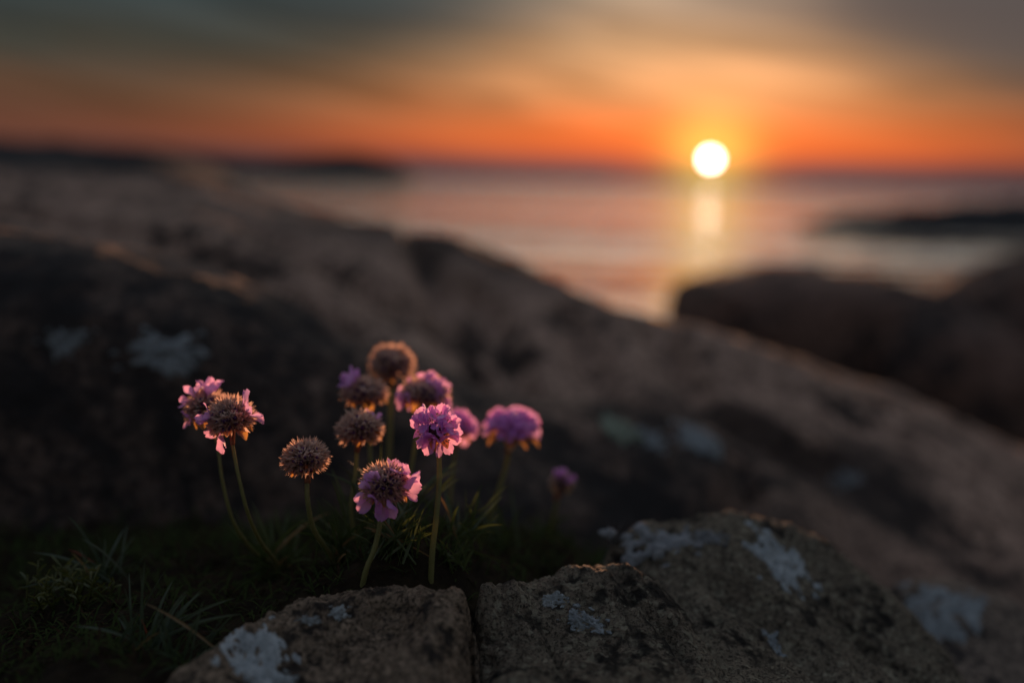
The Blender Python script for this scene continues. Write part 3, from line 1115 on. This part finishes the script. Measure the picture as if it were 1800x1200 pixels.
flower('sharp thrift head with brown crown and violet petals hanging round its lower edge', (677, 852), .415, 82, 70,
       [(668, 895, .415), (667, 925, .415), (658, 965, .416), (644, 1000, .417), (636, 1036, .42)], (.06, .90, .42), calyces=127, cmax=112,
       florets=[(.92, -.08, .25, 1.3), (.55, .78, .1, .95), (.88, .48, -.1, .75), (-.62, -.55, .62, 1.15), (.02, -.82, .6, 1.2), (-.36, .42, .85, .75)], hairs=1800, seed=10, stem_r=.00105)
flower('pink domed thrift flower standing apart on a blurred stem at the right', (902, 758), .54, 92, 62,
       [(896, 785, .54), (889, 820, .54), (874, 870, .54), (855, 930, .545), (842, 985, .55)], (.02, .97, .2), bloom=24, bmax=84, bracts=8, seed=11, fscale=1.2, stem_r=.0014)
flower('small unopened thrift bud, the rightmost and shortest of the group', (987, 850), .575, 44, 40,
       [(981, 868, .575), (976, 895, .575), (968, 935, .58), (960, 975, .585)], (.12, .95, .2), calyces=22, cmax=95, bloom=6, bmax=60, bracts=6, seed=12, fscale=.8, bractdown=1.2, stem_r=.0012, closed=R(46))


# ------------------------------------------------------------------ leaves and grass
def ground_at(px, py, D):
    p = at(px, py, D)
    h, _, _, _ = ground_bvh.ray_cast(Vector((p.x, p.y, p.z + .3)), Vector((0, 0, -1)))
    return h if h is not None else p


def blade(base, tip, bend, wd, mat, n=9):
    """flat tapering leaf with a folded midrib, from base to tip (local coords)"""
    mid = (base + tip) / 2 + bend
    V, F = [], []
    side = (tip - base).cross(Vector((rng.gauss(0, 1), rng.gauss(0, 1), rng.gauss(0, .6))))
    side.normalize()
    for i in range(n + 1):
        q = i / n
        p = base * (1 - q) ** 2 + mid * 2 * q * (1 - q) + tip * q * q
        wv_ = wd * (.55 + .9 * q) * (1 - q ** 3) if q < 1 else 0
        nn = side.cross(tip - base).normalized()
        V += [p - side * wv_ / 2, p + nn * wv_ * .22, p + side * wv_ / 2]
    for i in range(n):
        for j in range(2):
            k = i * 3 + j
            F.append((k, k + 1, k + 4, k + 3))
    return mesh('leaf', V, F, mat)


def tuft(name, part, label, cat, group, base, tips, nrand, lmin, lmax, wd, mats, spread=1.0, lean=(0, 0), seed=0, bdepth=None):
    r = random.Random(seed)
    b = ground_at(*base)
    root = empty(name, b)
    tag(root, label, cat, group)
    for (tx, ty, td) in tips:
        tp = at(tx, ty, td) - b
        st = Vector((r.uniform(-.004, .004), r.uniform(-.004, .004), -.002))
        link(part, blade(st, tp, Vector((0, 0, tp.length * .16)) - Vector((tp.x, tp.y, 0)) * .12, wd * 1.15, mats[0]), root)
    for i in range(nrand):
        a = r.uniform(0, 2 * math.pi)
        L = r.uniform(lmin, lmax)
        t_ = r.uniform(.25, 1.0) * spread
        dv = Vector((math.cos(a) * t_ + lean[0], math.sin(a) * t_ + lean[1], r.uniform(.35, 1.0))).normalized()
        tp = dv * L
        st = Vector((r.gauss(0, .006), r.gauss(0, .005), -.002))
        mt_ = mats[0] if r.random() < .8 else r.choice(mats)
        link(part, blade(st, tp, Vector((0, 0, L * r.uniform(.05, .3))), wd * r.uniform(.7, 1.2), mt_), root)
    return root


GR = 'thrift leaf tufts between the stems'
LM = [M_LEAF, M_LEAF, M_DRY]
tuft('leaf_tuft', 'leaf', 'tuft of narrow green leaves at the foot of the left pair of stems', 'leaves', GR, (485, 1000, .49),
     [(415, 945, .46), (440, 890, .50), (475, 910, .50), (505, 920, .51), (405, 1045, .45), (420, 1010, .46), (560, 1010, .47), (540, 985, .49)], 44, .018, .042, .0017, LM, seed=1)
tuft('leaf_tuft', 'leaf', 'tuft of narrow leaves where the lone brown head roots', 'leaves', GR, (610, 1012, .46),
     [(560, 985, .46), (590, 960, .47), (575, 1000, .45), (650, 960, .47)], 40, .016, .040, .0017, LM, seed=2)
tuft('leaf_tuft', 'leaf', 'dense leaf tuft right behind the bent stem of the sharp brown crowned head', 'leaves', GR, (690, 1010, .475),
     [(590, 880, .50), (640, 900, .50), (720, 890, .50), (700, 930, .48), (735, 920, .49), (765, 940, .49)], 52, .020, .046, .0018, LM, seed=3)
tuft('leaf_tuft', 'leaf', 'leaf tuft beside the straight stem of the sharp pink flower', 'leaves', GR, (800, 1005, .475),
     [(840, 920, .49), (780, 940, .49), (820, 950, .48), (850, 975, .47), (905, 1000, .46)], 30, .018, .040, .0014, LM, seed=4)
tuft('leaf_tuft', 'leaf', 'blurred leaf tuft at the foot of the domed pink flower', 'leaves', GR, (870, 990, .54),
     [(900, 940, .56), (850, 930, .56)], 28, .018, .040, .0015, LM, seed=5)
tuft('leaf_tuft', 'leaf', 'sparse blurred leaf tuft at the foot of the small bud', 'leaves', GR, (962, 985, .585),
     [(990, 945, .58), (940, 940, .59)], 18, .012, .026, .0019, LM, seed=6)
GG = 'grass tufts in the dark hollow at bottom left'
GM = [M_GRASS, M_GRASS, M_DRY, M_REDLEAF]
tuft('grass_tuft', 'blade', 'tallest blue green grass tuft in the dark hollow at bottom left', 'grass', GG, (255, 1140, .395),
     [(255, 980, .39), (247, 995, .40), (305, 1018, .40), (218, 1030, .39), (210, 1075, .38), (428, 1078, .39), (415, 1050, .40), (300, 1110, .38), (130, 1100, .38), (340, 1065, .40), (180, 1155, .37), (355, 1040, .40)],
     22, .015, .034, .0014, GM, seed=7)
tuft('grass_tuft', 'blade', 'thin grass tuft with one long arching blade, behind the yellow green herb', 'grass', GG, (190, 1015, .47),
     [(118, 905, .46), (185, 945, .47), (222, 925, .48), (55, 970, .46), (30, 1035, .44), (235, 960, .48)], 14, .012, .03, .0014, GM, seed=8)
tuft('grass_tuft', 'blade', 'low grass tuft against the left flank of the brown lichen boulder', 'grass', GG, (325, 1150, .385),
     [(430, 1125, .375), (300, 1165, .37), (400, 1100, .39), (270, 1190, .355)], 18, .012, .03, .0013, GM, seed=9)

tuft('leaf_tuft', 'leaf', 'short leaf tuft at the feet of the two sharp flowers, behind the boulder crest', 'leaves', GR, (700, 1030, .432),
     [(720, 985, .44), (665, 985, .44), (745, 1000, .43), (610, 1035, .43)], 60, .010, .026, .0016, LM, seed=10)
tuft('leaf_tuft', 'leaf', 'short leaf tuft rising right of the sharp pink flower stem by the crack', 'leaves', GR, (790, 1025, .44),
     [(830, 985, .45), (770, 990, .44)], 22, .010, .024, .0014, LM, seed=11)
# small yellow-green herb: leafy shoots
hb = ground_at(125, 1040, .445)
herb = empty('creeping_herb', hb)
tag(herb, 'small yellow green creeping herb with tiny leaves, far left of the boulders', 'plant')
for i in range(26):
    a, rr = rng.uniform(0, 6.3), rng.uniform(0, .024)
    b0 = Vector((math.cos(a) * rr, math.sin(a) * rr * .6, -.002))
    tp = b0 + Vector((rng.gauss(0, .006), rng.gauss(0, .006), rng.uniform(.008, .018)))
    V, F = sweep([b0.lerp(tp, q / 4) for q in range(5)], lambda q: .0004)
    sh = link('shoot', mesh('shoot', V, F, M_HERB), herb)
    for k in range(6):
        p = b0.lerp(tp, .25 + .75 * k / 5)
        aa = k * 2.4 + i
        link('leaf', blade(p, p + Vector((math.cos(aa) * .0045, math.sin(aa) * .0045, rng.uniform(.001, .004))), Vector((0, 0, .0008)), .0013, M_HERB, 4), sh)

# litter, moss and stubble over the soil: uncountable
V, F, MI = [], [], []
for i in range(7000):
    px, py = rng.uniform(-60, 1080), rng.uniform(900, 1230)
    D = rng.uniform(.36, .62)
    p = at(px, py, D)
    h, nn, _, _ = ground_bvh.ray_cast(Vector((p.x, p.y, p.z + .3)), Vector((0, 0, -1)))
    if h is None:
        continue
    L = rng.uniform(.003, .014) + (rng.uniform(0, .014) if D > .52 else 0)
    a = rng.uniform(0, 6.3)
    dv = Vector((math.cos(a), math.sin(a), rng.uniform(-.05, .9))).normalized() * L
    sd = dv.cross(Vector((0, 0, 1))).normalized() * rng.uniform(.0003, .0006)
    b = len(V)
    md = h + dv * .55 + Vector((0, 0, L * .15))
    V += [h - sd * .6, h + sd * .6, md + sd, md - sd, h + dv]
    F += [(b, b + 1, b + 2, b + 3), (b + 3, b + 2, b + 4)]
    k = rng.choice((0, 0, 0, 1, 2, 3))
    MI += [k, k]
tag(link('ground_cover', mesh('ground_cover', V, F, [M_STUBBLE, M_DEBRIS, M_STUBBLE, M_DEBRIS], midx=MI)),
    'low dark litter and stubble covering the soil between the stems', 'ground cover', kind='stuff')
